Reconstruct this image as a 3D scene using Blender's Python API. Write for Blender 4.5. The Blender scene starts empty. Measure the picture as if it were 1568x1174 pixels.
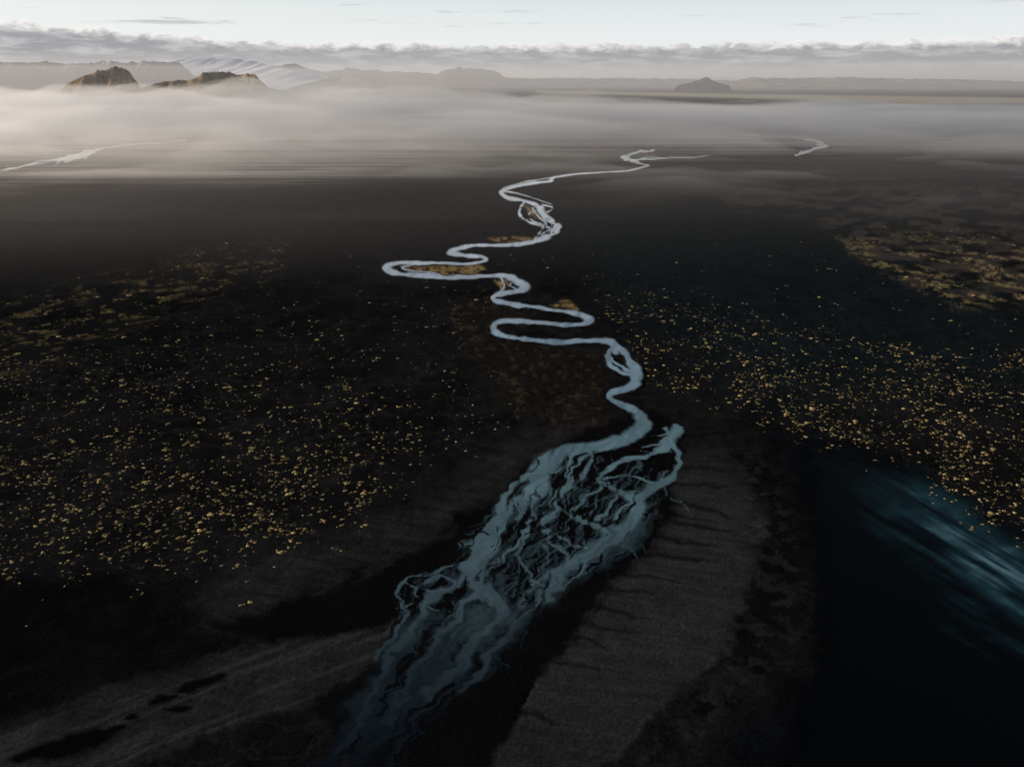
import bpy, math, numpy as np
rng=np.random.default_rng(7)
sc=bpy.context.scene
CH=400.0; F=1120.0; PITCH=math.atan((587-118)/F); cp,sp=math.cos(PITCH),math.sin(PITCH)
# ---------- survey helpers: photo bearing -> ground metres ----------
def ground(u,v):
    xc=(np.asarray(u,float)-784)/F; yc=-(np.asarray(v,float)-587)/F
    dz=-sp+yc*cp; t=CH/-dz
    return xc*t,(cp+yc*sp)*t
def at_dist(u,v,d):
    xc=(np.asarray(u,float)-784)/F; yc=-(np.asarray(v,float)-587)/F
    t=d/(cp+yc*sp)
    return xc*t, CH+(-sp+yc*cp)*t
# ---------- noise ----------
def _h(i,j,s):
    n=(i.astype(np.int64)*374761393+j.astype(np.int64)*668265263+s*974634777)&0xffffffff
    n=((n^(n>>13))*1274126177)&0xffffffff
    n=n^(n>>16)
    return (n&0xffff)/65535.0
def vn(x,y,s=0):
    xi=np.floor(x);yi=np.floor(y);fx=x-xi;fy=y-yi
    fx=fx*fx*(3-2*fx);fy=fy*fy*(3-2*fy)
    a=_h(xi,yi,s);b=_h(xi+1,yi,s);c=_h(xi,yi+1,s);d=_h(xi+1,yi+1,s)
    return (a*(1-fx)+b*fx)*(1-fy)+(c*(1-fx)+d*fx)*fy
def fbm(x,y,s=0,o=4):
    r=0;a=.5;t=0
    for k in range(o):
        r=r+a*vn(x,y,s+k*17);t+=a;a*=.5;x,y=(x*.8-y*.6)*2.03+5.1,(x*.6+y*.8)*2.03+3.7
    return r/t
def fbs(x,y,s=0,o=4):   # axis-aligned variant for strongly stretched streaks
    r=0;a=.5;t=0
    for k in range(o):
        r=r+a*vn(x,y,s+k*17);t+=a;a*=.5;x=x*2.03+5.1;y=y*2.03+3.7
    return r/t
def ss(a,b,x):
    t=np.clip((x-a)/(b-a),0,1);return t*t*(3-2*t)
def poly(Ua,Va,pts,soft=10):
    """soft inside-mask of polygon"""
    P=np.array(pts,float);res=np.zeros(Ua.shape)
    bb=(Ua>P[:,0].min()-soft)&(Ua<P[:,0].max()+soft)&(Va>P[:,1].min()-soft)&(Va<P[:,1].max()+soft)
    u=Ua[bb];v=Va[bb]
    if u.size==0: return res
    d=np.full(u.shape,1e9);ins=np.zeros(u.shape,bool)
    for k in range(len(P)):
        a=P[k];b=P[(k+1)%len(P)];e=b-a
        t=np.clip(((u-a[0])*e[0]+(v-a[1])*e[1])/(e@e+1e-9),0,1)
        d=np.minimum(d,(u-a[0]-t*e[0])**2+(v-a[1]-t*e[1])**2)
        if a[1]!=b[1]:
            c=((a[1]>v)!=(b[1]>v))&(u<(b[0]-a[0])*(v-a[1])/(b[1]-a[1])+a[0]); ins^=c
    d=np.sqrt(d)
    res[bb]=ss(-soft,soft,np.where(ins,d,-d));return res
def catmull(P,n=6):
    P=np.array(P,float);Q=np.vstack([2*P[0]-P[1],P,2*P[-1]-P[-2]]);out=[]
    for i in range(1,len(Q)-2):
        for k in range(n):
            t=k/n
            out.append(.5*((2*Q[i])+(-Q[i-1]+Q[i+1])*t+(2*Q[i-1]-5*Q[i]+4*Q[i+1]-Q[i+2])*t*t+(-Q[i-1]+3*Q[i]-3*Q[i+1]+Q[i+2])*t**3))
    out.append(Q[-2]);return np.array(out)
# ---------- survey lattice ----------
us=np.concatenate([np.arange(-500,-4,9),np.arange(-3,1572,1.5),np.arange(1575,2070,9)])
vs=np.concatenate([np.array([118.6,119.2,120]),np.arange(121,300,1.0),np.arange(300,1178,1.5),np.arange(1180,1560,9)])
U,V=np.meshgrid(us,vs); X,Y=ground(U,V)
nu,nv=len(us),len(vs)
persp=np.clip((V-118)/500,.05,2)
wu=(fbm(U/18,V/10,3,3)-.5)*11*persp+(fbm(U/50,V/25,5)-.5)*16*persp
wv=(fbm(U/18,V/10,4,3)-.5)*7*persp+(fbm(U/50,V/25,6)-.5)*9*persp
UW,VW=U+wu,V+wv
def stroke(M,pts,ky=1.7,edge=.35,amp=1.0,warp=1.0,ws=1.0,var_=.4):
    C=catmull(pts);C[:,2]=np.maximum(C[:,2]*ws,.6)
    C[:,2]*=1-var_/2+var_*1.3*(vn(C[:,0]/9,C[:,1]/6,7)*.6+vn(C[:,0]/30,C[:,1]/12,8)*.5-.05)
    for i in range(len(C)-1):
        a=C[i];b=C[i+1];r=max(a[2],b[2])
        m=r*1.6+20
        i0,i1=np.searchsorted(us,[min(a[0],b[0])-m,max(a[0],b[0])+m])
        j0,j1=np.searchsorted(vs,[min(a[1],b[1])-m,max(a[1],b[1])+m])
        if i1<=i0 or j1<=j0: continue
        uu=U[j0:j1,i0:i1]+wu[j0:j1,i0:i1]*warp; vv=V[j0:j1,i0:i1]+wv[j0:j1,i0:i1]*warp
        ex,ey=b[0]-a[0],(b[1]-a[1])*ky
        t=np.clip(((uu-a[0])*ex+(vv-a[1])*ky*ey)/(ex*ex+ey*ey+1e-9),0,1)
        d=np.hypot(uu-a[0]-t*ex,(vv-a[1])*ky-t*ey)
        rr=a[2]+(b[2]-a[2])*t
        val=np.clip((rr-d)/(rr*edge+1.2)*.5+.5,0,1)*amp
        S=M[j0:j1,i0:i1];np.maximum(S,val,out=S)
W=np.zeros(U.shape)   # water coverage
main=[(992,254,2),(960,262,2.5),(920,264,2.5),(880,267,3),(848,272,5),(842,278,5),(815,281,5),(785,287,6),(768,294,7),(778,303,7),(803,308,7),(825,316,9),(832,328,9),(846,340,9),(854,350,10),(843,361,9),(815,371,8),(770,376,7),(730,376,7),(700,381,7),(691,387,7),(710,391,7),(740,394,8),(744,400,8),(722,404,7),(680,403,7),(640,402,7),(605,404,8),(591,410,10),(605,418,9),(640,422,8),(690,425,8),(740,423,8),(772,423,9),(792,431,12),(804,440,11),(794,447,9),(770,449,9),(754,455,9),(766,463,9),(800,468,8),(850,474,8),(885,480,9),(902,489,11),(890,496,9),(850,495,8),(800,492,8),(765,493,9),(755,501,11),(765,511,10),(800,518,10),(850,523,9),(900,521,9),(935,524,10),(943,540,8)]
stroke(W,main,warp=.6,ws=.52,var_=1.0,edge=.5)
for s_ in [[(803,308,5),(796,320,4),(800,334,5),(822,344,6),(842,350,6)],[(825,312,5),(847,318,4),(838,328,4),(856,348,5)],[(815,318,3),(822,330,4),(838,342,4),(830,352,4),(820,368,4)],[(768,292,5),(790,296,3),(815,303,3),(845,312,2)],[(765,425,4),(772,434,4),(765,446,4)],[(640,402,4),(615,411,4),(650,417,4),(690,423,3)],[(848,272,3),(830,275,3),(800,280,3),(770,288,3)],[(822,322,3),(808,328,3),(815,338,3),(835,345,3)],[(850,352,3),(836,356,3),(826,364,3)],[(800,430,3),(782,436,3),(796,446,3)]]:
    stroke(W,s_,warp=1.,ws=.5,amp=.85,edge=.6)
stroke(W,[(935,524,9),(955,538,7),(966,556,9),(976,572,10),(968,590,11),(944,598,10),(934,606,8),(952,620,12),(978,632,14),(988,646,15),(974,662,17),(938,676,18),(892,687,18),(850,700,17),(826,718,18),(822,744,20),(800,772,20),(770,802,22),(738,838,25),(728,872,22),(742,905,22),(768,938,22)],warp=.8,ws=.72,edge=.4,var_=.6)
stroke(W,[(928,546,6),(937,562,6),(955,570,7),(972,574,7)],warp=.8,ws=.65)
stroke(W,[(938,530,6),(932,545,5),(948,560,4),(970,570,5)],warp=.8,ws=.6)
B_=[
 [(1036,652,9),(1036,668,16),(1016,684,15),(985,698,12),(950,708,8),(925,722,9),(922,738,9),(942,752,11),(968,762,17),(980,778,20),(968,802,24),(940,824,27),(900,848,24),(865,875,20),(838,905,20),(805,930,20),(775,950,18)],
 [(1022,655,6),(1030,668,8),(1005,684,6),(990,690,4),(975,688,1)],
 [(1040,662,6),(1010,676,5),(980,682,2)],[(1044,655,5),(1020,665,4),(1000,668,1)],
 [(1030,675,8),(1036,700,6),(1026,728,13),(1006,746,17),(984,760,13),(976,780,11)],
 [(1006,742,8),(985,735,6),(960,728,3)],[(1030,735,8),(1000,752,6),(960,750,3)],
 [(900,686,9),(912,702,7),(892,728,9),(862,752,10),(852,773,10),(870,790,11),(902,802,12),(932,818,13)],
 [(945,676,8),(908,698,6),(878,714,6),(868,740,6),(845,760,4),(838,775,2)],
 [(895,690,8),(860,712,6),(840,722,5)],[(880,690,6),(865,720,4),(872,735,3),(890,726,4)],
 [(820,722,10),(788,742,8),(772,768,8),(765,795,9)],
 [(800,765,8),(775,780,7),(748,805,8),(720,835,11)],
 [(852,775,8),(832,800,7),(842,830,7),(866,850,7),(868,868,7)],
 [(815,770,8),(812,800,8),(796,830,8),(768,855,10),(745,885,11)],
 [(850,820,4),(875,835,5),(900,835,5)],[(930,820,6),(905,855,6),(880,885,5),(850,905,4)],
 [(930,738,5),(900,758,5),(880,780,6)],[(955,728,4),(930,732,4),(905,742,3)],
 [(940,752,6),(935,775,6),(915,795,7)],[(968,765,6),(948,785,6),(940,810,8)],
 [(832,900,8),(812,880,6),(800,850,5),(808,820,4)],[(868,868,6),(835,885,5),(810,905,5),(790,930,5)],
 [(738,838,13),(705,862,10),(660,878,7),(625,884,6),(606,905,7),(618,935,7),(600,975,7),(575,1010,6)],
 [(730,872,15),(695,895,12),(665,915,12),(640,950,12),(612,985,12),(590,1020,10)],
 [(742,905,14),(705,925,12),(690,955,12),(660,985,14),(640,1020,14)],
 [(768,938,16),(740,965,16),(720,1000,17),(690,1030,16),(650,1065,16)],
 [(795,930,10),(780,970,12),(745,1010,12),(700,1060,10)],
 [(590,1010,10),(575,1050,12),(560,1100,12),(520,1150,14)],[(640,1020,14),(620,1060,14),(590,1110,16)],
 [(700,895,8),(680,880,7),(660,890,6),(640,915,7)],[(620,890,5),(650,905,5),(690,905,5)],[(606,930,5),(640,925,4),(680,935,4)]]
for st in B_: stroke(W,st,warp=.9,ws=.52,edge=.6,var_=.9)
r2=np.random.default_rng(21)
for i in range(190):  # fine threads, following the flow, splitting and rejoining
    v0=r2.uniform(700,985);uc=np.interp(v0,[700,760,820,880,950,990],[950,905,860,790,710,670]);hw=np.interp(v0,[700,760,830,950],[85,110,115,85])
    u0=uc+r2.uniform(-1,1)*hw;w0=r2.uniform(1.,2.6);p=[(u0,v0,.7)];dr=r2.choice([-13,-19,-5,6],p=[.5,.25,.17,.08])
    for k in range(r2.integers(3,6)):
        u0+=dr+r2.normal(0,6);v0+=r2.uniform(9,17);p.append((u0,v0,w0*r2.uniform(.5,1.2)))
    p.append((u0+dr,v0+9,.6))
    stroke(W,p,warp=.9,amp=r2.uniform(.42,.85),edge=.8)
ax=(0.55,-0.83)
def strands(sc1,sc2,s):
    p=(UW*ax[0]+VW*ax[1]); q=(UW*.83+VW*.55)
    q=q+(fbm(p/70,q/60,s+9)-.5)*60
    return 1-np.abs(fbs(p/sc1,q/sc2,s,3)*2-1)
D=poly(UW,VW,[(860,705),(1000,690),(1035,735),(985,800),(930,845),(850,905),(770,965),(700,990),(640,1010),(600,1000),(605,900),(690,860),(740,800),(800,730)],8)
W0=W.copy()
milk=poly(UW,VW,[(1015,760),(1010,800),(975,845),(900,885),(845,930),(790,965),(720,1010),(640,1020),(660,960),(740,930),(830,890),(870,850),(920,815),(970,780)],24)
W=np.maximum(W,milk*(.30+.36*strands(110,18,36)))
W=np.maximum(W,D*(.08+.40*ss(.72,.97,strands(130,10,31))))
isl=ss(.56,.68,fbs((UW*ax[0]+VW*ax[1])/36,(UW*.83+VW*.55+(fbm(U/50,V/50,67)-.5)*40)/6.5,66,3))*ss(650,720,V)*ss(1040,960,V)
isu=ss(.56,.68,fbm(U/7,V/3.,68,3))*ss(300,312,V)*ss(372,362,V)
W=W*(1-.62*isl-.55*isu)
low=poly(UW,VW,[(600,960),(690,920),(770,920),(815,930),(810,955),(760,1020),(700,1080),(650,1120),(610,1200),(500,1300),(300,1560),(100,1560),(380,1300),(470,1174),(510,1100),(560,1040)],24)
W=np.maximum(W,low*(.24+.48*ss(.5,.95,strands(170,20,77))))
def wig(s_,au,av):
    C=catmull(s_,3);C[:,0]+=r2.normal(0,au,len(C));C[:,1]+=r2.normal(0,av,len(C));C[:,2]*=r2.uniform(.5,1.3,len(C));return [tuple(c) for c in C]
for s_ in [[(0,264,1.8),(40,254,1.6),(95,243,2.4),(120,236,2.2),(160,228,1.5),(230,219,1.2),(290,214,1)],[(992,254,1.6),(962,244,2.4),(958,240,2),(978,234,2),(1000,229,1.4)],[(965,247,2),(1010,243,1.2),(1080,240,.8)],[(1215,238,1.2),(1235,232,2),(1262,222,2),(1240,214,1.4),(1200,210,1),(1130,207,.8)]]:
    for q_ in range(3): stroke(W,wig(s_,5,1.2),warp=1.5,amp=.85,ws=.7)
for q_ in range(4): stroke(W,wig([(85,248,2),(105,243,3),(125,238,3),(150,231,2)],7,3),warp=1.5,amp=.85,ws=.6)
basin=poly(UW,VW,[(900,655),(1010,625),(1050,650),(1040,700),(1035,790),(990,850),(925,905),(880,980),(820,1050),(770,1110),(765,1180),(720,1560),(380,1560),(560,1174),(480,1080),(585,1010),(600,950),(420,985),(330,960),(420,930),(520,900),(620,850),(700,820),(690,790),(760,770),(800,720),(850,690)],7)
# ---------- lagoon on the right ----------
lag=poly(UW,VW,[(1240,680),(1300,695),(1420,735),(1500,775),(1568,830),(1900,980),(1900,1560),(1150,1560),(1200,1200),(1260,1000),(1250,800)],45)
sil=fbs((U*.85+V*.5)/90,(V*.85-U*.5)/8,63,6)
glow=poly(UW+(fbm(U/120+V/60,V/30,61)-.5)*120+(sil-.5)*90,VW+(fbm(U/70,V/30,62)-.5)*50,[(1350,728),(1400,742),(1470,780),(1568,845),(1900,960),(1900,1130),(1650,1020),(1530,960),(1460,890),(1400,810)],80)
core=poly(UW+(fbm(U/60,V/20,64)-.5)*60,VW,[(1395,750),(1480,780),(1568,850),(1800,950),(1800,1020),(1600,930),(1490,870),(1430,805)],45)
lg_silt=glow**1.4*(.30+.8*core)*(.15+1.6*ss(.25,.75,sil))
# ---------- ground albedo ----------
n1=fbm(X/90,Y/90,11); n2=fbm(X/18,Y/18,12); n3=fbm(U/6,V/3,13); n4=fbm(X/7,Y/7,14,3)
col=np.zeros(U.shape+(3,)); 
col[:]=np.array([.0080,.0079,.0083]); col*=(.2+.9*n1+.7*n2)[...,None]
def blend(mask,c,var=None):
    global col
    m=np.clip(mask,0,1)[...,None]; cc=np.array(c)
    if var is not None: cc=cc*var[...,None]
    col=col*(1-m)+cc*m
var=.45+1.1*n2*.6+.6*n3
# old drainage gullies across the plain
gul=1-np.abs(fbm(U/60+V/200,V/26,15,5)*2-1)
blend(ss(.90,.985,gul)*.5*ss(360,460,V),(.017,.0165,.016))
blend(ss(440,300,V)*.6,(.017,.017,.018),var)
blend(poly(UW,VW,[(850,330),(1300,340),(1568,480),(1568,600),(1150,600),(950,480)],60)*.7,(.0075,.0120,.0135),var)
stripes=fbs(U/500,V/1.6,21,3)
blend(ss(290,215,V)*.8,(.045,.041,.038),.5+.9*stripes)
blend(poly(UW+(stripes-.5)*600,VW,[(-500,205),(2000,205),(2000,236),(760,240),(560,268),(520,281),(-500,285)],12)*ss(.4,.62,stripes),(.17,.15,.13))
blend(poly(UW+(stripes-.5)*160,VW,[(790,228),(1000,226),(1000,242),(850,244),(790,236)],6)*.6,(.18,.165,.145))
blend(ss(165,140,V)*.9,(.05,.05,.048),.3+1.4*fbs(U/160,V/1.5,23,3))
blend(poly(U,V,[(820,139),(1130,144),(1700,152),(2000,160),(1400,158),(1000,147),(820,142)],2)*.9,(.42,.37,.27))  # sunlit strip painted into the albedo, running on into tan plain at right
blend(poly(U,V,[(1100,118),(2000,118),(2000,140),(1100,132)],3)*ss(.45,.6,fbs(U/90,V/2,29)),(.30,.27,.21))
mossR=poly(UW+(n3-.5)*50,VW+(n3-.5)*16,[(1105,300),(1200,288),(1568,282),(2000,290),(2000,480),(1568,465),(1470,470),(1400,440),(1290,380),(1270,352),(1190,328),(1120,318)],12)
mR=fbm(U/28,V/6,33,6)
blend(mossR*ss(.38,.62,mR)*.6,(.058,.048,.039),var)
strk=fbs((U+V*.6)/34,(V-U*.18)/5,34,6)
blend(mossR*ss(340,410,V)*ss(.50,.62,strk)*ss(.35,.6,n3)*.8,(.17,.13,.06),var)
mossL=poly(UW,VW,[(-500,520),(0,465),(200,420),(330,385),(430,380),(420,420),(330,450),(200,500),(0,580),(-500,640)],24)
strkL=fbs((U-V*.5)/26,(V+U*.16)/4,35,6)
blend(mossL*ss(.50,.66,strkL)*ss(.38,.62,n3)*.7,(.075,.058,.026),var)
for pg in [[(612,409),(650,406),(700,407),(738,406),(742,412),(728,418),(690,420),(630,417)],[(750,366),(790,362),(818,364),(815,370),(770,373)],[(756,428),(775,427),(782,436),(766,444)],[(800,312),(818,322),(822,336),(812,332)],[(845,466),(870,460),(885,475)]]:
    blend(poly(UW,VW,pg,3)*ss(.25,.6,n3)*.9,(.23,.155,.065),var)
bar=poly(UW,VW,[(690,470),(740,460),(830,480),(760,520),(900,535),(930,560),(925,620),(940,650),(880,665),(800,640),(720,560),(700,520)],14)
blend(bar*.8,(.0125,.0108,.0088),.4+1.3*n3)
blend(bar*ss(.60,.72,fbm(U/9,V/5,41)),(.030,.025,.015))
ed=np.zeros(U.shape)
stroke(ed,[(720,468,3),(690,480,3),(705,500,3),(700,530,2),(730,555,2),(770,575,2),(805,600,2),(790,640,2)],warp=1.4,amp=.5)
blend(ed*ss(.4,.6,n3),(.07,.058,.027))
rd=np.zeros(U.shape)
stroke(rd,[(855,672,2),(862,655,4),(900,648,4),(935,650,3)],warp=1.5,amp=.6);blend(rd,(.030,.018,.015))
gl=poly(UW,VW,[(300,960),(350,880),(560,800),(680,760),(740,690),(800,660),(900,650),(860,680),(800,720),(740,780),(700,820),(600,860),(500,910),(410,955),(330,975)],26)
rip=fbs((U+V*.2)/60,(V-U*.15)/5,49,4)
blend(gl*.8,(.0175,.017,.0172),var*(.4+1.2*rip))
blend(basin,(.0046,.0043,.0047),.7+.6*n2)
sp_=ss(.40,.62,fbm(X/5,Y/5,44,5))
rb=poly(UW,VW,[(1035,700),(1060,685),(1110,690),(1135,720),(1165,760),(1180,810),(1160,860),(1140,930),(1115,990),(1050,1060),(970,1120),(900,1200),(700,1560),(560,1560),(740,1200),(790,1100),(850,1010),(905,945),(935,900),(1005,838),(1035,790),(1030,740)],8)
blend(rb*(.8+.2*sp_),(.0265,.0257,.0252),(.30+.35*n2+.2*n4+.2*n3+.75*rip)*np.interp(V,[680,760,1000,1174],[.7,1.,1.,.7]))
fr=poly(UW,VW,[(1110,680),(1170,700),(1225,800),(1235,930),(1180,1040),(1060,1150),(970,1300),(900,1300),(1010,1110),(1115,990),(1150,870),(1155,780)],30)
blend(fr*ss(.44,.53,fbm(X/20,Y/20,45,6))*.92,(.0042,.0046,.0052))
blend(fr*ss(.56,.64,fbm(X/9,Y/9,46,6))*.7,(.018,.0178,.017))
upl=poly(UW,VW,[(1000,570),(1060,590),(1110,640),(1130,680),(1060,690),(1050,640),(990,600)],24)
blend(upl*.6,(.011,.0105,.0105),var)
dk=np.zeros(U.shape)
for s_ in [[(1020,738,5),(1070,742,3.5),(1115,746,1)],[(1025,768,5),(1070,776,4),(1120,792,1)],[(1025,800,6),(1075,806,4),(1125,812,1)],[(1010,822,6),(1060,830,4),(1100,838,1)],[(985,848,5),(1040,852,3),(1085,860,1)],[(925,902,6),(970,905,4),(1005,912,1)],[(905,928,5),(950,938,4),(990,944,1)],[(885,952,5),(930,962,3.5),(975,972,1)],[(845,1010,5),(890,1015,3),(915,1022,1)],[(1040,715,4),(1080,716,3),(1130,722,1)],[(1045,668,4),(1090,664,3),(1125,664,1)],[(785,1090,6),(820,1096,4),(850,1104,1)],[(870,975,4),(905,982,3),(930,990,1)],[(955,880,4),(1000,884,2.5),(1040,893,1)],[(1000,785,4),(1050,790,3),(1100,800,1)]]:
    stroke(dk,s_,warp=.8,edge=1.2,ws=1.25,ky=2.4)
blend(dk*.92,(.0040,.0038,.0040))
lb=poly(UW,VW,[(-500,1260),(-200,1180),(0,1118),(80,1085),(180,1050),(300,1015),(400,985),(500,975),(590,962),(590,1005),(500,1050),(470,1080),(380,1105),(280,1140),(190,1180),(60,1300),(-400,1500)],9)
blend(lb*(.85+.15*sp_),(.0200,.0193,.0193),.45+.35*n2+.2*n4+.5*rip)
lt=fbs((U+V*1.2)/60,(V+U*.38)/8,47,5)
blend(lb*ss(.50,.66,lt)*.6,(.038,.038,.039))
dp=np.zeros(U.shape)
for s_ in [[(345,1030,2),(320,1040,9),(290,1050,9),(268,1058,2)],[(268,1064,2),(245,1070,7),(228,1078,2)],[(292,1080,1),(272,1084,6),(250,1086,1)],[(218,1095,1),(205,1098,5),(190,1101,1)],[(195,1110,2),(150,1125,14),(90,1145,18),(30,1160,8)]]:
    stroke(dp,s_,ky=1.5,warp=.5,ws=1.2)
blend(dp,(.0028,.0028,.003))
for s_ in [[(560,872,4),(520,892,12),(470,918,12),(440,930,3)],[(440,935,4),(400,950,14),(350,958,10),(320,950,3)],[(760,768,5),(735,785,14),(700,800,14),(680,815,5)]]:
    m=np.zeros(U.shape);stroke(m,s_,ky=1.3,edge=.8,warp=2);blend(m*.8,(.0040,.0038,.0040))
blend(poly(UW,VW,[(-500,880),(0,880),(130,880),(280,890),(300,960),(380,985),(180,1045),(0,1110),(-500,1250)],24)*.8,(.0032,.0034,.0038),.6+.8*n2)
blend(poly(UW,VW,[(1150,640),(1200,650),(1300,690),(1568,830),(1900,980),(1900,1560),(980,1560),(1110,1120),(1250,1000),(1240,800)],40)*.9,(.0032,.0038,.0046),.4+1.2*n2)
Z=(fbm(X/70,Y/70,91)-.5)*4*ss(4000,1500,np.hypot(X,Y))+(fbm(X/14,Y/14,92)-.5)*1.2*ss(2500,700,np.hypot(X,Y))
flat=np.clip(np.maximum.reduce([basin,lag,rb*.8,ss(0.02,.2,W),low]),0,1)
Z=Z*(1-flat)
# ---------- mesh builders ----------
def grid_mesh(name,Xg,Yg,Zg,attrs,facemask=None,smooth=True):
    r,c=Xg.shape
    idx=np.arange(r*c).reshape(r,c)
    q=np.stack([idx[:-1,:-1],idx[1:,:-1],idx[1:,1:],idx[:-1,1:]],-1)
    if facemask is not None: q=q[facemask]
    q=q.reshape(-1,4)
    co=np.stack([Xg,Yg,Zg],-1).reshape(-1,3)
    at={k:a.reshape(r*c,-1) for k,a in attrs.items()}
    if facemask is not None:
        used=np.unique(q);rm=np.full(r*c,-1);rm[used]=np.arange(len(used));q=rm[q];co=co[used];at={k:a[used] for k,a in at.items()}
    return raw_mesh(name,co,q,at,smooth)
def raw_mesh(name,co,q,at,smooth=True):
    me=bpy.data.meshes.new(name);nn=q.shape[1]
    me.vertices.add(len(co));me.vertices.foreach_set('co',co.astype(np.float32).ravel())
    me.loops.add(q.size);me.loops.foreach_set('vertex_index',q.astype(np.int32).ravel())
    me.polygons.add(len(q));me.polygons.foreach_set('loop_start',np.arange(0,q.size,nn,dtype=np.int32))
    me.update(calc_edges=True)
    if smooth: me.polygons.foreach_set('use_smooth',np.ones(len(q),bool))
    for k,a in at.items():
        if a.shape[1]==3:
            t=me.attributes.new(k,'FLOAT_COLOR','POINT');t.data.foreach_set('color',np.hstack([a,np.ones((len(a),1))]).astype(np.float32).ravel())
        else:
            t=me.attributes.new(k,'FLOAT','POINT');t.data.foreach_set('value',a.astype(np.float32).ravel())
    ob=bpy.data.objects.new(name,me);sc.collection.objects.link(ob);return ob
class NT:
    def __init__(s,mat): 
        mat.use_nodes=True; s.t=mat.node_tree; s.t.nodes.clear()
    def n(s,ty,**k):
        x=s.t.nodes.new(ty)
        for a,b in k.items(): setattr(x,a,b)
        return x
    def l(s,a,b): s.t.links.new(a,b)
    def put(s,sock,v):
        if hasattr(v,'links') : s.l(v,sock)
        else: sock.default_value=v
    def m(s,op,a,b=None,c=None,clamp=False):
        x=s.n('ShaderNodeMath',operation=op);x.use_clamp=clamp
        s.put(x.inputs[0],a)
        if b is not None:s.put(x.inputs[1],b)
        if c is not None:s.put(x.inputs[2],c)
        return x.outputs[0]
    def ss(s,a,b,v,o0=0.,o1=1.):
        x=s.n('ShaderNodeMapRange',interpolation_type='SMOOTHSTEP')
        s.put(x.inputs[0],v);s.put(x.inputs[1],a);s.put(x.inputs[2],b);s.put(x.inputs[3],o0);s.put(x.inputs[4],o1);return x.outputs[0]
    def noise(s,vec,scale,det=4,rough=.5,dist=0):
        x=s.n('ShaderNodeTexNoise');s.l(vec,x.inputs['Vector']);x.inputs['Scale'].default_value=scale;x.inputs['Detail'].default_value=det;x.inputs['Roughness'].default_value=rough;x.inputs['Distortion'].default_value=dist;return x.outputs['Fac']
    def mix(s,f,a,b,bt='MIX'):
        x=s.n('ShaderNodeMix',data_type='RGBA',blend_type=bt)
        s.put(x.inputs[0],f)
        for k,v in ((6,a),(7,b)):
            if isinstance(v,tuple): v=(*v,1) if len(v)==3 else v
            s.put(x.inputs[k],v)
        return x.outputs[2]
def diff(T,base,normal=None):
    p=T.n('ShaderNodeBsdfDiffuse');T.put(p.inputs['Color'],base)
    if normal: T.l(normal,p.inputs['Normal'])
    return p.outputs[0]
def pbsdf(T,base,rough=.9,spec=.3,normal=None,ior=1.45):
    p=T.n('ShaderNodeBsdfPrincipled');T.put(p.inputs['Base Color'],base if not isinstance(base,tuple) else (*base,1));T.put(p.inputs['Roughness'],rough);p.inputs['Specular IOR Level'].default_value=spec;p.inputs['IOR'].default_value=ior
    if normal: T.l(normal,p.inputs['Normal'])
    return p.outputs[0]
def bump(T,h,dist,strength=.5):
    b=T.n('ShaderNodeBump');b.inputs['Distance'].default_value=dist;b.inputs['Strength'].default_value=strength;T.l(h,b.inputs['Height']);return b.outputs[0]
def out(T,s,vol=False):
    o=T.n('ShaderNodeOutputMaterial');T.l(s,o.inputs['Volume' if vol else 'Surface'])
mg=bpy.data.materials.new('black_sand');T=NT(mg)
tc=T.n('ShaderNodeTexCoord').outputs['Object'];a=T.n('ShaderNodeAttribute',attribute_name='col').outputs['Color']
f=T.noise(tc,.35,4,.7)
c=T.mix(1.,a,T.m('MULTIPLY_ADD',f,2.0,0.),'MULTIPLY')
out(T,diff(T,c,bump(T,f,1.2,.5)))
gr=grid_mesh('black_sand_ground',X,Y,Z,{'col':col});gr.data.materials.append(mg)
mw=bpy.data.materials.new('outer_sand');T=NT(mw)
tc=T.n('ShaderNodeTexCoord').outputs['Object']
out(T,diff(T,T.mix(T.noise(tc,.02,6,.6),(.005,.005,.0055),(.015,.0145,.0145))))
bx=np.linspace(-300000,300000,13);BX,BY=np.meshgrid(bx,np.linspace(-60000,400000,13))
o=grid_mesh('outer_plain',BX,BY[::-1],np.full(BX.shape,-6.),{});o.data.materials.append(mw)
# ---------- river water ----------
k=np.array
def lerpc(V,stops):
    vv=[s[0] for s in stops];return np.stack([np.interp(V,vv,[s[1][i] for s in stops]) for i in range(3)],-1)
rc=lerpc(V,[(200,(.52,.50,.48)),(330,(.46,.47,.49)),(430,(.34,.385,.43)),(520,(.22,.30,.35)),(620,(.125,.205,.232)),(720,(.086,.148,.163)),(850,(.056,.096,.107)),(930,(.036,.059,.067)),(1010,(.017,.028,.033)),(1100,(.008,.013,.0155)),(1174,(.005,.007,.009))])  # water colour dims toward the foreground, cloud shade painted into the base colour
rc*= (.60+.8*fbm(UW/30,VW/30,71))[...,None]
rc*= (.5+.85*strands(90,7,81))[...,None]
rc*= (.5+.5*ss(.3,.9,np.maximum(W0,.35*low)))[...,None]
Wm=W[:-1,:-1]+W[1:,:-1]+W[1:,1:]+W[:-1,1:]
mr=bpy.data.materials.new('glacial_river_water');T=NT(mr)
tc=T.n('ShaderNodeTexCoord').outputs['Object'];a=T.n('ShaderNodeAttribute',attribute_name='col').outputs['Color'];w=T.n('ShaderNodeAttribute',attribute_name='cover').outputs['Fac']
nn=T.noise(tc,.12,4,.6,.5)
w2=T.m('ADD',w,T.m('MULTIPLY',T.m('SUBTRACT',nn,.5),.2))
al=T.ss(.18,.74,w2)
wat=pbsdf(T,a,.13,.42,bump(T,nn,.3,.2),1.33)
tr=T.n('ShaderNodeBsdfTransparent').outputs[0]
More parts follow.
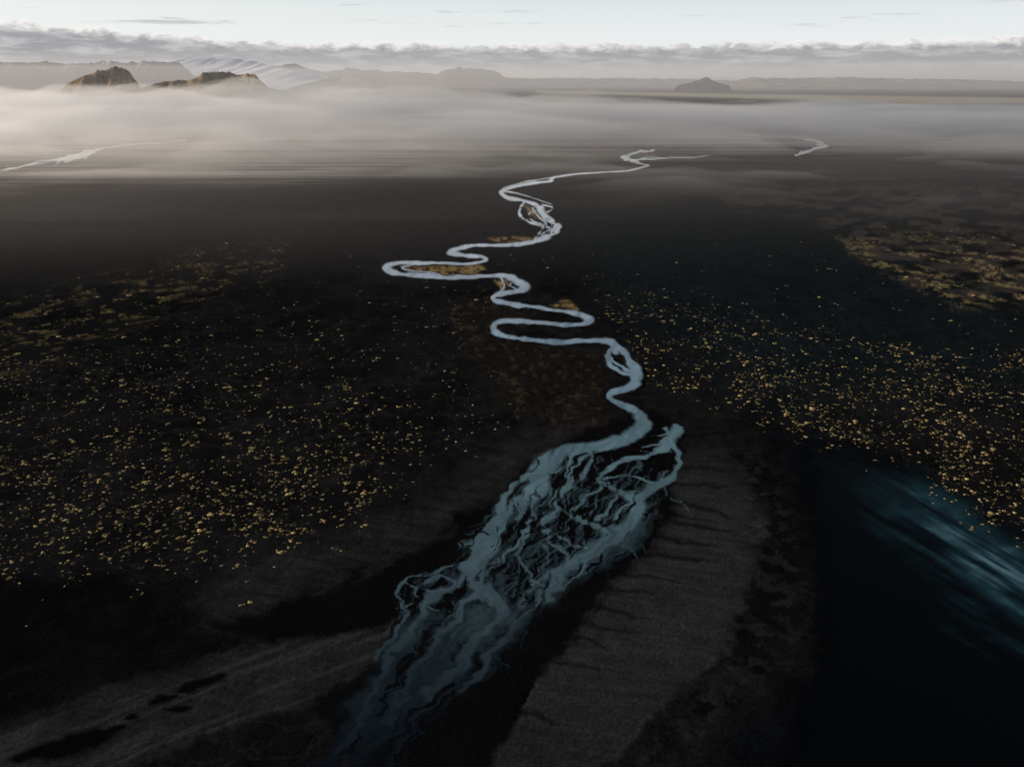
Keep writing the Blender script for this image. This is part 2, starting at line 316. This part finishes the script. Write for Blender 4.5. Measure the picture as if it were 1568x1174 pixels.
mx=T.n('ShaderNodeMixShader');T.l(al,mx.inputs[0]);T.l(tr,mx.inputs[1]);T.l(wat,mx.inputs[2]);out(T,mx.outputs[0])
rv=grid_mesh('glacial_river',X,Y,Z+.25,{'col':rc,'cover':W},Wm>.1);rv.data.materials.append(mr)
lc=k([.0012,.0018,.0024])+np.clip(lg_silt,0,1.3)[...,None]*k([.016,.062,.078])+(np.clip(lg_silt-.5,0,1)**1.3)[...,None]*k([.08,.11,.11])
Lm=lag[:-1,:-1]+lag[1:,:-1]+lag[1:,1:]+lag[:-1,1:]
ml=bpy.data.materials.new('lagoon_water');T=NT(ml)
tc=T.n('ShaderNodeTexCoord').outputs['Object'];a=T.n('ShaderNodeAttribute',attribute_name='col').outputs['Color'];w=T.n('ShaderNodeAttribute',attribute_name='cover').outputs['Fac']
al=T.ss(.05,.95,w)
wat=pbsdf(T,a,.5,.04,None,1.33)
tr=T.n('ShaderNodeBsdfTransparent').outputs[0]
mx=T.n('ShaderNodeMixShader');T.l(al,mx.inputs[0]);T.l(tr,mx.inputs[1]);T.l(wat,mx.inputs[2]);out(T,mx.outputs[0])
lo=grid_mesh('glacial_lagoon',X,Y,Z+.15,{'col':lc,'cover':lag},Lm>.04);lo.data.materials.append(ml)
# ---------- moss tufts ----------
def mR_f(u,v):
    m=poly(u,v,[(1270,350),(1400,350),(1568,350),(1900,380),(1900,490),(1568,465),(1470,470),(1400,440),(1290,380)],12)
    s=fbs((u+v*.6)/34,(v-u*.18)/5,34,6)
    ml=poly(u,v,[(-500,520),(0,465),(200,420),(330,385),(430,380),(420,420),(330,450),(200,500),(0,580),(-500,640)],24)
    s2=fbs((u-v*.5)/26,(v+u*.16)/4,35,6)
    return 2.6*m*ss(.48,.6,s)+2.2*ml*ss(.49,.6,s2)
def dens(u,v):
    p=np.clip((v-118)/500,.05,2)
    uw=u+(fbm(u/40,v/20,101)-.5)*80*p; vw=v+(fbm(u/40,v/20,102)-.5)*44*p
    A=poly(uw,vw,[(-500,640),(0,540),(200,500),(400,440),(560,450),(700,430),(735,470),(700,560),(740,600),(760,640),(720,680),(660,700),(600,780),(480,830),(280,880),(130,878),(0,885),(-500,960)],34)
    cl=fbm(u/50,v/24,103,4)
    A=A*(.45+.6*ss(.36,.64,cl))*(.4+.6*poly(u,v,[(-500,600),(200,540),(560,560),(600,640),(660,700),(480,830),(-500,960)],60))
    A=A+.6*poly(uw,vw,[(330,720),(660,660),(640,730),(560,790),(470,820),(380,840)],40)*ss(.38,.6,cl)
    B=poly(uw,vw,[(900,430),(1000,440),(1200,500),(1400,530),(1568,540),(2000,560),(2000,1000),(1568,840),(1500,790),(1430,765),(1440,715),(1330,700),(1200,650),(1060,595),(980,570),(960,520)],26)
    B=B*(.40+.85*ss(.36,.62,cl))
    C=poly(uw,vw,[(650,440),(750,440),(800,470),(730,490),(690,520)],12)*.8
    Dd=.14*poly(uw,vw,[(500,380),(1250,380),(1350,420),(1568,480),(1568,540),(1000,440),(600,440)],20)
    return np.clip(A+B*1.7+C+Dd+mR_f(u,v),0,3.2)
N=120000
cu=rng.uniform(-450,2000,N);cv=rng.uniform(345,1000,N)
dd=dens(cu,cv)
gn=fbm(cu/9,cv/5,110,2)
keep=rng.uniform(0,1,N)<dd*.36*(.5+.6*ss(.35,.6,gn))
cu,cv=cu[keep],cv[keep]
cu=np.concatenate([cu,rng.uniform(20,470,14)]);cv=np.concatenate([cv,rng.uniform(870,965,14)])
gx,gy=ground(cu,cv);nC=len(cu)
dist=np.hypot(gx,gy)
R=np.clip(rng.lognormal(-.12,.55,nC),.35,3.0)*np.interp(dist,[500,900,1700],[1.0,1.08,1.2])
S=7
ang=np.arange(S)/S*2*np.pi
tv=[];
for (rr,zz) in [(1.0,-.05),(.88,.38),(.5,.72)]:
    tv+= [(rr*math.cos(t),rr*math.sin(t),zz) for t in ang]
tv.append((0,0,.85));tv=np.array(tv)
tf=[]
for r_ in range(2):
    for i in range(S):
        p=r_*S+i;q=r_*S+(i+1)%S
        tf+=[(p,q,q+S),(p,q+S,p+S)]
tf+=[(2*S+i,2*S+(i+1)%S,3*S) for i in range(S)]
tf=np.array(tf)
lobes=rng.integers(1,4,nC);ii=np.repeat(np.arange(nC),lobes);M=len(ii)
rr=R[ii]*rng.uniform(.4,1.,M)*np.where(lobes[ii]>1,.85,1)
off=rng.normal(0,.75,(M,2))*R[ii][:,None]*(lobes[ii]>1)[:,None]
jit=rng.uniform(.65,1.3,(M,len(tv),1))
st_=np.stack([rng.uniform(.9,1.7,M),rng.uniform(.8,1.3,M),rng.uniform(.4,.75,M)],-1)
ra=rng.uniform(-.5,.5,M)
P=tv[None]*jit*st_[:,None,:]*rr[:,None,None]
ca,sa=np.cos(ra)[:,None],np.sin(ra)[:,None]
px=P[...,0]*ca-P[...,1]*sa;py=P[...,0]*sa+P[...,1]*ca
iu=np.clip(np.searchsorted(us,cu),0,nu-1);iv=np.clip(np.searchsorted(vs,cv),0,nv-1)
gz=Z[iv,iu]
P=np.stack([px+(gx[ii]+off[:,0])[:,None],py+(gy[ii]+off[:,1])[:,None],P[...,2]+gz[ii][:,None]-.1],-1).reshape(-1,3)
Fc=(tf[None]+(np.arange(M)*len(tv))[:,None,None]).reshape(-1,3)
mo=raw_mesh('moss_tufts',P,Fc,{'tint':np.repeat(rng.uniform(0,1,nC)[ii],len(tv))[:,None]},False)
mm=bpy.data.materials.new('golden_moss');T=NT(mm)
tc=T.n('ShaderNodeTexCoord').outputs['Object'];ti=T.n('ShaderNodeAttribute',attribute_name='tint').outputs['Fac']
c1=T.mix(T.m('POWER',ti,1.3),(.12,.09,.038),(.62,.44,.19));c1=T.mix(T.m('MULTIPLY',T.noise(tc,1.2,3,.6),.5),c1,(.08,.06,.028))
out(T,diff(T,c1));mo.data.materials.append(mm)
print('TUFTS',nC,M)
# ---------- hills ----------
def hill(name,pts,d,depth,mat,seed=0,nx=220,ny=70,gul=.4,base=-8,pw=1.25,gs=1.0):
    pts=np.array(pts,float);uu=np.linspace(pts[0,0],pts[-1,0],nx);vt=np.interp(uu,pts[:,0],pts[:,1])
    amp=(150-vt)*.06
    vt=vt+(fbm(uu/9,uu*0,seed+1,4)-.5)*amp*2
    xx,zz=at_dist(uu,vt,d)
    s=np.linspace(-1,1,ny)
    XX,SS=np.meshgrid(xx,s);H=np.tile(np.maximum(zz-base,0),(ny,1))
    wob=(fbm(XX/(depth*.5),SS*0+.3,seed+3)-.5)*.7
    tt=np.clip(np.abs(SS-wob*(1-np.abs(SS))),0,1)
    YY=d+SS*depth
    ca_=fbs(XX/(depth*.13*gs)+SS*.6,YY/(depth*.9),seed,5);cr=1-np.abs(ca_*2-1)
    fall=1-tt**pw
    g2=fbm(XX/(depth*.3*gs),YY/(depth*.3*gs),seed+8,5)
    ZZ=base+H*fall*(1-gul*(cr)*np.clip(tt*3,0,1)*.8)*(1-.3*(g2-.3)*np.clip(tt*4,0.0,1))
    ob=grid_mesh(name,XX,YY,ZZ,{},None);ob.data.materials.append(mat)
    return ob
def rockmat(name,lo,hi,snow=None,sl=0,sh=1,ns=.004,bd=60):
    m=bpy.data.materials.new(name);T=NT(m)
    tc=T.n('ShaderNodeTexCoord').outputs['Object'];n=T.noise(tc,ns,8,.65)
    c=T.mix(T.ss(.35,.65,n),lo,hi)
    if snow:
        se=T.n('ShaderNodeSeparateXYZ');T.l(tc,se.inputs[0])
        hgt=T.m('ADD',se.outputs[2],T.m('MULTIPLY',T.m('SUBTRACT',T.noise(tc,.0012,8,.7),.5),(sh-sl)*3))
        c=T.mix(T.ss(sl,sh,hgt),c,snow)
    out(T,diff(T,c,bump(T,n,bd,.5)));return m
mgld=rockmat('mossy_rock',(.14,.10,.060),(.44,.31,.17),bd=14)
hill('mossy_hill',[(80,156),(108,128),(128,118),(145,112),(150,106),(162,107),(172,102),(184,103),(198,111),(212,124),(228,138),(250,156)],10800,900,mgld,5,pw=1.1,gul=.7,gs=2.)
hill('mossy_hill',[(205,156),(228,132),(250,125),(290,121),(306,118),(312,110),(330,108),(348,109),(360,115),(382,112),(394,113),(402,121),(415,133),(440,142),(480,156)],11100,1000,mgld,25,pw=1.1,gul=.7,gs=2.)
mdk=rockmat('dark_mountain',(.02,.022,.026),(.07,.07,.07),(.80,.83,.86),700,1300,.001)
hill('distant_mountain',[(-500,100),(-200,90),(0,95),(40,94),(80,96),(120,95),(160,93),(200,96),(240,94),(272,95),(285,105),(300,122)],28000,3000,mdk,40,nx=500,gul=.6,pw=1.2)
mic=rockmat('glacier_ice',(.74,.77,.80),(.9,.92,.94),ns=.0008,bd=20)
hill('glacier_tongue',[(100,118),(220,98),(262,90),(300,87),(360,91),(410,99),(460,108),(510,119)],33000,7500,mic,50,nx=200,gul=.0,pw=1.3)
mgr=rockmat('grey_mountain',(.03,.035,.04),(.09,.09,.09),(.7,.73,.77),900,1600,.0008)
hill('distant_mountain',[(395,118),(425,100),(450,97),(462,103),(490,110),(530,105),(575,107),(640,111),(690,115),(740,121)],38000,2500,mgr,60,nx=300,gul=.5)
mfl=rockmat('table_mountain_rock',(.035,.035,.04),(.09,.085,.08),ns=.0015)
hill('table_mountain',[(645,125),(668,114),(685,106),(705,104),(735,105),(758,109),(775,118),(790,125)],36000,1800,mfl,70,gul=.5,pw=1.1)
hill('cone_hill',[(1038,131),(1052,128),(1066,124),(1076,119),(1082,119),(1094,125),(1104,128),(1115,131)],22000,1000,mfl,80,gul=.5,pw=1.)
hill('low_plateau',[(1100,128),(1150,119),(1200,120),(1300,118),(1400,121),(1500,123),(1568,125),(1800,125),(2100,128)],30000,2200,rockmat('tan_plateau',(.10,.09,.07),(.28,.24,.18),ns=.0015),90,nx=400,gul=.4)
hill('low_plateau',[(430,128),(600,122),(800,120),(950,120),(1060,121),(1220,128)],36000,2000,mgr,95,nx=400,gul=.4)
# ---------- mist: closed billowing bodies of uniform haze; thickness does the shading ----------
def fogmat(name,color,dens_,g):
    m=bpy.data.materials.new(name);T=NT(m)
    v=T.n('ShaderNodeVolumeScatter');v.inputs['Color'].default_value=(*color,1);v.inputs['Density'].default_value=dens_;v.inputs['Anisotropy'].default_value=g;out(T,v.outputs[0],True);return m
def fogbody(name,y0,y1,hf,mat,nx=260,ny=200,zb=3.0,spread=1.0):
    yy=np.exp(np.linspace(math.log(y0),math.log(y1),ny))
    sx=np.linspace(-1.25,1.25,nx)
    SX,YY=np.meshgrid(sx,yy);XX=SX*(YY*.9+1500)*spread
    H=np.maximum(hf(XX,YY),0)
    edge=ss(1.25,1.1,np.abs(SX));H=H*edge
    top=zb+.5+H
    n=nx*ny;co=np.vstack([np.stack([XX,YY,top],-1).reshape(-1,3),np.stack([XX,YY,np.full_like(XX,zb)],-1).reshape(-1,3)])
    idx=np.arange(n).reshape(ny,nx)
    q=np.stack([idx[:-1,:-1],idx[:-1,1:],idx[1:,1:],idx[1:,:-1]],-1).reshape(-1,4)
    qb=q[:,::-1]+n
    def side(a): return np.stack([a[:-1],a[:-1]+n,a[1:]+n,a[1:]],-1)
    s=np.vstack([side(idx[0])[:, :],side(idx[-1])[:,::-1],side(idx[:,0])[:,::-1],side(idx[:,-1])])
    ob=raw_mesh(name,co,np.vstack([q,qb,s]),{},True);ob.data.materials.append(mat);return ob
def sl_(X,Y,a,b,s,o=5):
    return fbs((X+Y*.5)/a,(Y-X*.15)/b,s,o)
g_=.38
lr=lambda X,Y: .50+.50*ss(.40,-.30,X/Y)      # thinner to the right
fogbody('mist_bank',1300,11500,lambda X,Y:lr(X,Y)*(25*ss(1300,2400,Y)+125*ss(2000,6500,Y))*np.clip(.25+1.6*sl_(X,Y,2600,1300,201)-.1,0,2)*ss(11500,9500,Y),fogmat('mist_low',(1,.95,.90),4.0e-4,g_))
fogbody('mist_bank',3200,11300,lambda X,Y:lr(X,Y)*(225*ss(3300,7000,Y+(sl_(X,Y,3200,1500,211)-.5)*3600))*np.clip(2.4*(sl_(X,Y,1500,800,212)-.13),0,2)*ss(11300,8800,Y),fogmat('mist_main',(1,.935,.865),1.0e-3,g_))
fogbody('mist_bank',4500,12000,lambda X,Y:lr(X,Y)*(300*ss(5000,7500,Y)*ss(12000,9200,Y))*np.clip(4.2*(sl_(X,Y,1000,500,221,6)-.44),0,1.4),fogmat('mist_wisps',(1,.94,.88),4.2e-4,g_),nx=400,ny=280)
fogbody('mist_bank',2200,8500,lambda X,Y:(130*ss(2200,4600,Y)*ss(8500,6500,Y))*np.clip(4.2*(sl_(X,Y,700,380,231,6)-.46),0,1.6)*(.4+.6*lr(X,Y)),fogmat('mist_drift',(1,.94,.88),6e-4,g_),nx=400,ny=300)
def box(name,x0,x1,y0,y1,z0,z1):
    me=bpy.data.meshes.new(name)
    me.from_pydata([(x,y,z) for z in (z0,z1) for y in (y0,y1) for x in (x0,x1)],[],[(0,2,3,1),(4,5,7,6),(0,1,5,4),(2,6,7,3),(0,4,6,2),(1,3,7,5)])
    o=bpy.data.objects.new(name,me);sc.collection.objects.link(o);return o
hz=box('haze_layer',-70000,70000,8500,70000,.8,720);hz.data.materials.append(fogmat('haze',(.97,.95,.95),4.6e-5,.15))
# ---------- sky ----------
SE=math.radians(16); sunx,suny=-.95,.31
wd=bpy.data.worlds.new('World');sc.world=wd;T=NT(wd)
sky=T.n('ShaderNodeTexSky',sky_type='NISHITA');sky.sun_disc=False;sky.sun_elevation=SE;sky.sun_rotation=math.atan2(sunx,suny)%(2*math.pi);sky.dust_density=1.0;sky.altitude=300
base=T.n('ShaderNodeVectorMath',operation='SCALE');T.l(sky.outputs[0],base.inputs[0]);base.inputs['Scale'].default_value=.09
tc=T.n('ShaderNodeTexCoord').outputs['Generated'];se=T.n('ShaderNodeSeparateXYZ');T.l(tc,se.inputs[0]);x_,y_,z_=se.outputs
az=T.m('ARCTAN2',x_,y_)
def vec(a,b):
    c=T.n('ShaderNodeCombineXYZ');T.put(c.inputs[0],a);T.put(c.inputs[1],b);return c.outputs[0]
pv=vec(az,T.m('MULTIPLY',z_,2.2))
veil=T.ss(0.,.30,z_,.92,0)
skyc=T.mix(veil,base.outputs[0],(.88,.915,.935))
n_l=T.noise(pv,9,6,.6,.2);n_s=T.noise(pv,55,7,.62,.4)
topz=T.m('ADD',T.ss(-.6,-.25,az,.054,.038),T.m('ADD',T.m('MULTIPLY',T.m('SUBTRACT',n_l,.5),.022),T.m('MULTIPLY',T.m('SUBTRACT',n_s,.5),.022)))
below=T.m('SUBTRACT',topz,z_)
cf=T.ss(-.001,.003,below)
litp=T.m('MULTIPLY',T.ss(0,.011,below,1,0),T.ss(.36,.54,n_l,.25,1.))
cc=T.mix(litp,(.36,.365,.385),(.98,.955,.925))
n_b=T.noise(vec(az,T.m('MULTIPLY',z_,6.)),22,7,.65,.3)
cc=T.mix(T.ss(.42,.68,n_b,0,.6),cc,(.68,.67,.67))
cc=T.mix(T.ss(.022,.0,z_,0,.7),cc,(.56,.545,.54))
skyc=T.mix(cf,skyc,cc)
wis=T.noise(vec(az,T.m('MULTIPLY',z_,16.)),4,6,.6)
wf=T.m('MULTIPLY',T.ss(.56,.66,wis),T.m('MULTIPLY',T.ss(.05,.06,z_),T.ss(.10,.2,z_,.75,0)))
skyc=T.mix(wf,skyc,(.42,.44,.47))
bg=T.n('ShaderNodeBackground');T.l(skyc,bg.inputs[0]);bg.inputs[1].default_value=1.
o=T.n('ShaderNodeOutputWorld');T.l(bg.outputs[0],o.inputs[0])
from mathutils import Vector
sl=bpy.data.lights.new('sun','SUN');sl.energy=5.0;sl.angle=math.radians(.5);sl.color=(1,.87,.74)
so=bpy.data.objects.new('sun',sl);sc.collection.objects.link(so)
dv=Vector((sunx*math.cos(SE),suny*math.cos(SE),math.sin(SE)));so.rotation_euler=dv.to_track_quat('Z','Y').to_euler();so.location=dv*1000
cd=bpy.data.cameras.new('camera');cd.sensor_fit='HORIZONTAL';cd.sensor_width=36;cd.lens=36*F/1568;cd.clip_start=1;cd.clip_end=500000
co=bpy.data.objects.new('camera',cd);sc.collection.objects.link(co);co.location=(0,0,CH);co.rotation_euler=(math.pi/2-PITCH,0,0);sc.camera=co
sc.view_settings.view_transform='Standard';sc.view_settings.look='None';sc.view_settings.exposure=0
